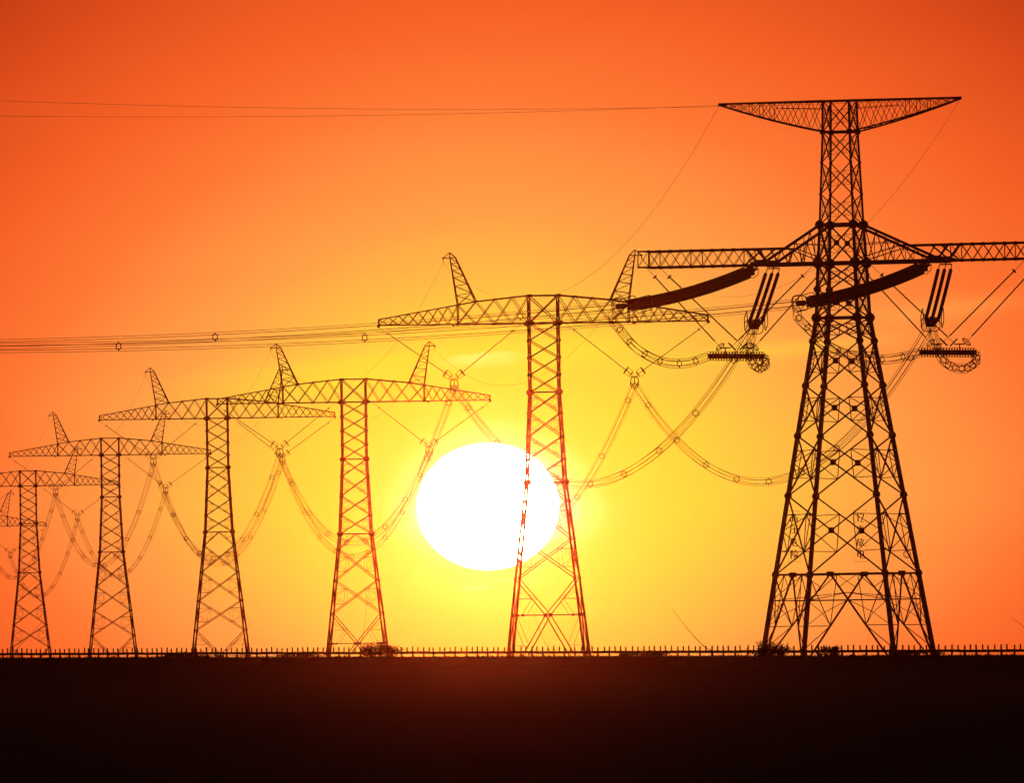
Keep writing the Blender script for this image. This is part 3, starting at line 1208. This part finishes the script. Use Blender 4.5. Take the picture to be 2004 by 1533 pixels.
# ------------------------------------------------------------------ warning signs
GLYPH = {   # strokes on a 10 x 10 grid
    "gao": [(5, 10, 5, 9), (.5, 8.8, 9.5, 8.8), (3, 7.8, 7, 7.8), (3, 6.4, 7, 6.4), (3, 7.8, 3, 6.4), (7, 7.8, 7, 6.4), (1, 5.2, 9, 5.2), (1, 5.2, 1, 0), (9, 5.2, 9, 0),
            (3.3, 3.8, 6.7, 3.8), (3.3, 1.6, 6.7, 1.6), (3.3, 3.8, 3.3, 1.6), (6.7, 3.8, 6.7, 1.6)],
    "ya": [(1, 9.3, 9.6, 9.3), (1.4, 9.3, 1.3, 4), (1.3, 4, .2, .3), (3, 5.6, 9, 5.6), (5.8, 8, 5.8, .8), (2.4, .8, 9.8, .8), (7.4, 3.9, 8.6, 2.6)],
    "wei": [(3.6, 10, 1, 7), (3, 8.8, 7, 8.8), (7, 8.8, 5.6, 7.2), (.8, 7, 9.6, 7), (1.4, 7, .2, .2), (3.6, 5.4, 7.6, 5.4), (7.6, 5.4, 7.4, 3.2), (7.4, 3.2, 6.4, 3.4), (3.6, 5.4, 3.6, .8),
            (3.6, .8, 9.2, .8), (9.2, .8, 9.4, 2.2)],
    "xian": [(1, 9.5, 1, 0), (1, 9.5, 3.4, 9.5), (3.4, 9.5, 2.2, 6.8), (2.2, 6.8, 3.4, 4.4), (3.4, 4.4, 1.8, 3.8), (6.6, 10, 3.8, 6), (6.6, 10, 9.8, 6), (5.2, 6.3, 8.2, 6.3),
             (4.8, 4.6, 5.4, 2), (6.7, 4.9, 6.9, 2.3), (8.8, 4.9, 7.8, 1.4), (4, .7, 9.8, .7)],
    "one": [(5, 10, 5, 0), (5, 10, 3.2, 8.4)],
    "two": [(2, 7.8, 2.8, 9.4), (2.8, 9.4, 5, 10), (5, 10, 7.2, 9.3), (7.2, 9.3, 7.6, 7.4), (7.6, 7.4, 6.4, 5), (6.4, 5, 2, 0), (2, 0, 8, 0)],
    "mi": [(5, 10, 5, 0), (.4, 5.6, 9.6, 5.6), (2, 9, 3.4, 6.8), (8, 9, 6.6, 6.8), (4.6, 5.2, .6, 1), (5.4, 5.2, 9.4, 1)],
    "fang": [(2.3, 10, 2.9, 8.8), (.3, 7.9, 5, 7.9), (2.2, 7.9, .3, .3), (2.1, 5.4, 4.4, 5.4), (4.4, 5.4, 4, 1), (4, 1, 2.9, 1.4), (6.8, 10, 5.2, 5.2), (6.2, 7.6, 9.8, 7.6),
             (8.8, 7.6, 5, .2), (6.2, 5.4, 9.8, .2)],
    "dian": [(1.4, 8.4, 8.4, 8.4), (1.4, 3, 8.4, 3), (1.4, 5.7, 8.4, 5.7), (1.4, 8.4, 1.4, 3), (8.4, 8.4, 8.4, 3), (4.9, 10, 4.9, .8), (4.9, .8, 9.6, .8), (9.6, .8, 9.6, 2.2)],
}


def sign(label, px, py_list, rows):
    """Characters of bent bar hung on two wires in the plane of the near face."""
    zc = z0((py_list[0] + py_list[-1]) / 2)
    hloc = half0(zc)
    cpt = unproj(px, (py_list[0] + py_list[-1]) / 2, w0(0, -hloc, 0).y)
    loc = ROT0.transposed() @ (cpt - Vector((C0.x, C0.y, GZ)))
    y = -hloc - .35
    org = w0(loc.x, y, loc.z)
    t = thing("warning_sign", label, "sign", org, YAW0, "warning signs on the tallest tower")
    S = .86
    half_h = (z0(py_list[0]) - z0(py_list[-1])) / 2
    m = MB()
    for row, py in zip(rows, py_list):
        zz = unproj(px, py, org.y).z - org.z
        wd = S / len(row)
        for k, g in enumerate(row):
            sc = S / 10 * (1 if len(row) == 1 else .62)
            cx = (k - (len(row) - 1) / 2) * wd
            for (x0_, y0_, x1_, y1_) in GLYPH[g]:
                m.prism((cx + (x0_ - 5) * sc, 0, zz + (y0_ - 5) * S / 10), (cx + (x1_ - 5) * sc, 0, zz + (y1_ - 5) * S / 10), .11, .06)
    part("lettering", m, PAINTRED, t)
    m = MB()
    for x_ in (-.62, .62):
        m.tube([(x_, .06, half_h + .7), (x_, .06, -half_h - .7)], .008, 4)
    for zz in (half_h + .7, -half_h - .7):
        m.tube([(-.75, .06, zz), (.75, .06, zz)], .02, 4)
        m.tube([(0, .06, zz), (0, .45, zz)], .02, 4)
    part("frame", m, STEEL, t)


sign("vertical red warning sign of four Chinese characters beside the tower's outer leg", 1548.5, [1014, 1037, 1062, 1086], [["gao"], ["ya"], ["wei"], ["xian"]])
sign("vertical red sign starting with the number 12 in the tower's middle", 1692, [1013, 1037, 1062, 1086], [["one", "two"], ["mi"], ["fang"], ["dian"]])
m = MB()
cc = unproj(1775, 1085, w0(5, -5, 0).y)
m.tube([Vector((.36 * math.cos(R(30 * i)), .05 * math.sin(R(60 * i)), .38 * math.sin(R(30 * i)))) for i in range(12)], .035, 5, True)
m.tube([Vector((.30 * math.cos(R(30 * i)) + .08, .1, .34 * math.sin(R(30 * i)))) for i in range(12)], .03, 5, True)
o = part("cable_coil", m, ALU, None, cc)
tag(o, "small round coil of cable hanging beside the tallest tower's right leg", "cable")

# ------------------------------------------------------------------ railing on the bank
rail = thing("railing", "long low railing of short posts and one thick rail on the bank", "railing", line_pt(0) + Vector((0, 0, crest_z(0))))


def rel(u, v, dz):
    p = line_pt(u, v)
    return Vector((p.x, p.y, crest_z(u) + dz)) - rail.location


m = MB()
for i in range(60):
    u0_, u1_ = FLEN * (-.12 + 1.24 * i / 60), FLEN * (-.12 + 1.24 * (i + 1) / 60)
    dz = random.uniform(-.012, .012)
    m.prism(rel(u0_, 0, .30 + dz), rel(u1_, 0, .30 + dz), .12, .17)
part("rail", m, RAILMAT, rail)
pm = MB()
pm.box((0, 0, .10), .10, .10, .5).box((0, 0, .50), .075, .075, .30)
pm.prism((0, 0, .65), (0, 0, .70), .075, .075, w2=.03)
POST = pm.mesh("post", RAILMAT)
pm = MB()
pm.box((0, 0, .50), .07, .07, .30)
pm.prism((0, 0, .65), (0, 0, .70), .07, .07, w2=.03)
PICK = pm.mesh("picket", RAILMAT)
NP = 98
for i in range(NP):
    for k in (0, 1):
        u = FLEN * (i + .5 * k + random.uniform(-.05, .05)) / (NP - 1)
        o = part("picket" if k else "post", PICK if k else POST, None, rail, rel(u, 0, random.uniform(-.02, .02)))
        o.scale = (1, 1, random.uniform(.94, 1.04))
        o.rotation_euler = (R(random.uniform(-3.5, 3.5)), R(random.uniform(-3.5, 3.5)), R(random.uniform(-9, 9)) + math.atan2(FU.y, FU.x))


# ------------------------------------------------------------------ plants on the bank
def uv_at(px, v):
    """Position along the bank seen at pixel px, at offset v from the railing."""
    lo_, hi_ = -60.0, FLEN + 60
    for _ in range(50):
        mid = (lo_ + hi_) / 2
        if proj(line_pt(mid, v))[0] < px:
            lo_ = mid
        else:
            hi_ = mid
    return lo_


def leaf(m, p, l, w, rng):
    d = Vector((rng.uniform(-1, 1), rng.uniform(-1, 1), rng.uniform(-.3, 1))).normalized()
    s = d.cross(Vector((rng.uniform(-1, 1), rng.uniform(-1, 1), rng.uniform(-1, 1)))).normalized()
    i = len(m.v)
    m.v += [p, p + d * (l * .5) + s * w, p + d * l, p + d * (l * .5) - s * w]
    m.f.append((i, i + 1, i + 2, i + 3))


def shrub(label, px, v, wpx, hpx, n, seed):
    rng = random.Random(seed)
    u = uv_at(px, v)
    p = line_pt(u, v)
    k = p.y / FPX
    wd, ht = wpx * k / 2, hpx * k
    loc = Vector((p.x, p.y, ground_z(u, v) - .04))
    t = thing("shrub", label, "shrub", loc, 0, "low shrubs along the bank")
    st, lv_ = MB(), MB()
    ns = max(10, int(wpx / 3))
    tips = []
    for i in range(ns):
        x = rng.uniform(-1, 1)
        root = Vector((x * wd * .6, rng.uniform(-.25, .25) * wd, 0))
        hh_ = ht * (.45 + .6 * rng.random()) * math.sqrt(max(.12, 1 - .8 * x * x))
        tip = root + Vector((rng.uniform(-.3, .3) * wd + x * .3 * wd, rng.uniform(-.3, .3) * wd, hh_))
        mid = lerp(root, tip, .5) + Vector((rng.uniform(-.08, .08), 0, .05))
        st.tube([root, mid, tip], .014, 3, r2=.005)
        tips.append((root, mid, tip))
    for i in range(n * 2):
        r_, mdl, tp = rng.choice(tips)
        f = rng.random() ** .7
        c = lerp(r_, mdl, f * 2) if f < .5 else lerp(mdl, tp, f * 2 - 1)
        c = c + Vector((rng.gauss(0, .12) * wd, rng.gauss(0, .12) * wd, rng.gauss(0, .07) * ht))
        c.z = max(c.z, .01)
        leaf(lv_, c, rng.uniform(.06, .16), rng.uniform(.02, .045), rng)
    part("stems", st, BARK, t)
    part("foliage", lv_, LEAF, t)


shrub("largest dark shrub, ragged, against the second largest T-tower's foot", 746, -1.0, 80, 35, 1500, 1)
shrub("rounded dark shrub at the outer foot of the tallest tower", 1508, -1.0, 84, 29, 1300, 2)
shrub("small shrub inside the tallest tower's base, just behind the railing", 1625, -.9, 46, 21, 700, 3)
shrub("low wide shrub below the railing between the largest T-tower and the tallest tower", 1258, -1.0, 100, 13, 700, 4)
shrub("low tangled shrub covering the rail below the third largest T-tower", 362, -1.0, 110, 14, 800, 5)
shrub("low patch of brush at the railing between second and third largest T-towers", 585, -1.0, 90, 12, 600, 6)
shrub("flat brush at the right outer foot of the tallest tower", 1790, -.9, 110, 12, 700, 8)


def reed(label, pts_px, v, r):
    u = uv_at(pts_px[-1][0], v)
    d = line_pt(u, v).y
    pts = [unproj(a, b, d) for (a, b) in reversed(pts_px)]
    pts[0].z = ground_z(u, v) - .05
    o_ = pts[0].copy()
    sp = [p - o_ for p in spline(pts, 6)]
    for i, p in enumerate(sp):
        p.y += .12 * i / len(sp)
    o = part("reed_stalk", MB().tube(sp, r, 5, r2=r * .25), GRASS, None, o_)
    tag(o, label, "reed", "tall bent reed stalks on the bank")


reed("long bent reed stalk leaning away from the tallest tower", [(1315, 1192), (1335, 1218), (1358, 1246), (1378, 1266), (1393, 1275), (1396, 1286)], -.8, .038)
reed("bent reed stalk rising inside the second largest T-tower's legs", [(719, 1150), (717, 1190), (711, 1240), (706, 1262), (704, 1288)], -.8, .02)
reed("thin reed stalk beside the third largest T-tower's right foot", [(493, 1214), (484, 1232), (476, 1258), (474, 1288)], -.8, .02)
reed("slanting reed stalk inside the fifth largest T-tower's legs", [(82, 1218), (68, 1234), (52, 1252), (34, 1270), (28, 1289)], -.8, .024)
reed("reed stalk tip bending at the picture edge past the tallest tower", [(1976, 1208), (1992, 1218), (2012, 1238), (2026, 1262), (2030, 1284)], -.8, .024)
reed("thin reed stalk curving inside the largest T-tower's legs", [(1045, 1200), (1052, 1224), (1062, 1250), (1074, 1270), (1078, 1288)], -.8, .018)

gm = MB()
rng = random.Random(11)
for i in range(14000):
    u = rng.uniform(-.06, 1.06) * FLEN
    v = rng.uniform(-6.5, 1.5) if i % 3 else rng.uniform(-1.3, 1.3)
    p = line_pt(u, v)
    clump = .5 + .5 * math.sin(u * .37 + 2 * math.sin(u * .11)) * math.sin(u * .083 + 1)
    h = rng.uniform(.04, .10) + (.24 if abs(v) < 1.3 else .12) * clump * rng.random() ** 2
    if rng.random() < .01:
        h += rng.uniform(.1, .3)
    b = Vector((p.x, p.y, ground_z(u, v) - .03))
    an = rng.uniform(0, math.pi)
    s = Vector((math.cos(an), math.sin(an), 0)) * rng.uniform(.012, .03)
    tip = b + Vector((rng.uniform(-.06, .06), rng.uniform(-.06, .06), h + .03))
    k = len(gm.v)
    gm.v += [b - s, b + s, tip, b + Vector((-s.y, s.x, 0))]
    gm.f += [(k, k + 1, k + 2), (k + 1, k + 3, k + 2), (k + 3, k, k + 2)]
o = part("grass", gm, GRASS)
tag(o, "short dry grass fringe on the bank below the railing", "grass", kind="stuff")

# ------------------------------------------------------------------ haze
hz = MB()
hz.box((0, 2600, 36), 9600, 11600, 82)
o = part("haze", hz, SOIL)
o.data.materials.clear()
hm = bpy.data.materials.new("haze")
hm.use_nodes = True
t = hm.node_tree
t.nodes.clear()
pv = t.nodes.new('ShaderNodeVolumePrincipled')
pv.inputs['Color'].default_value = (1.0, 0.50, 0.25, 1)
pv.inputs['Density'].default_value = HAZE_DENSITY
pv.inputs['Anisotropy'].default_value = HAZE_G
om = t.nodes.new('ShaderNodeOutputMaterial')
t.links.new(pv.outputs[0], om.inputs['Volume'])
o.data.materials.append(hm)
tag(o, "warm even evening haze over the plain", "haze", kind="stuff")
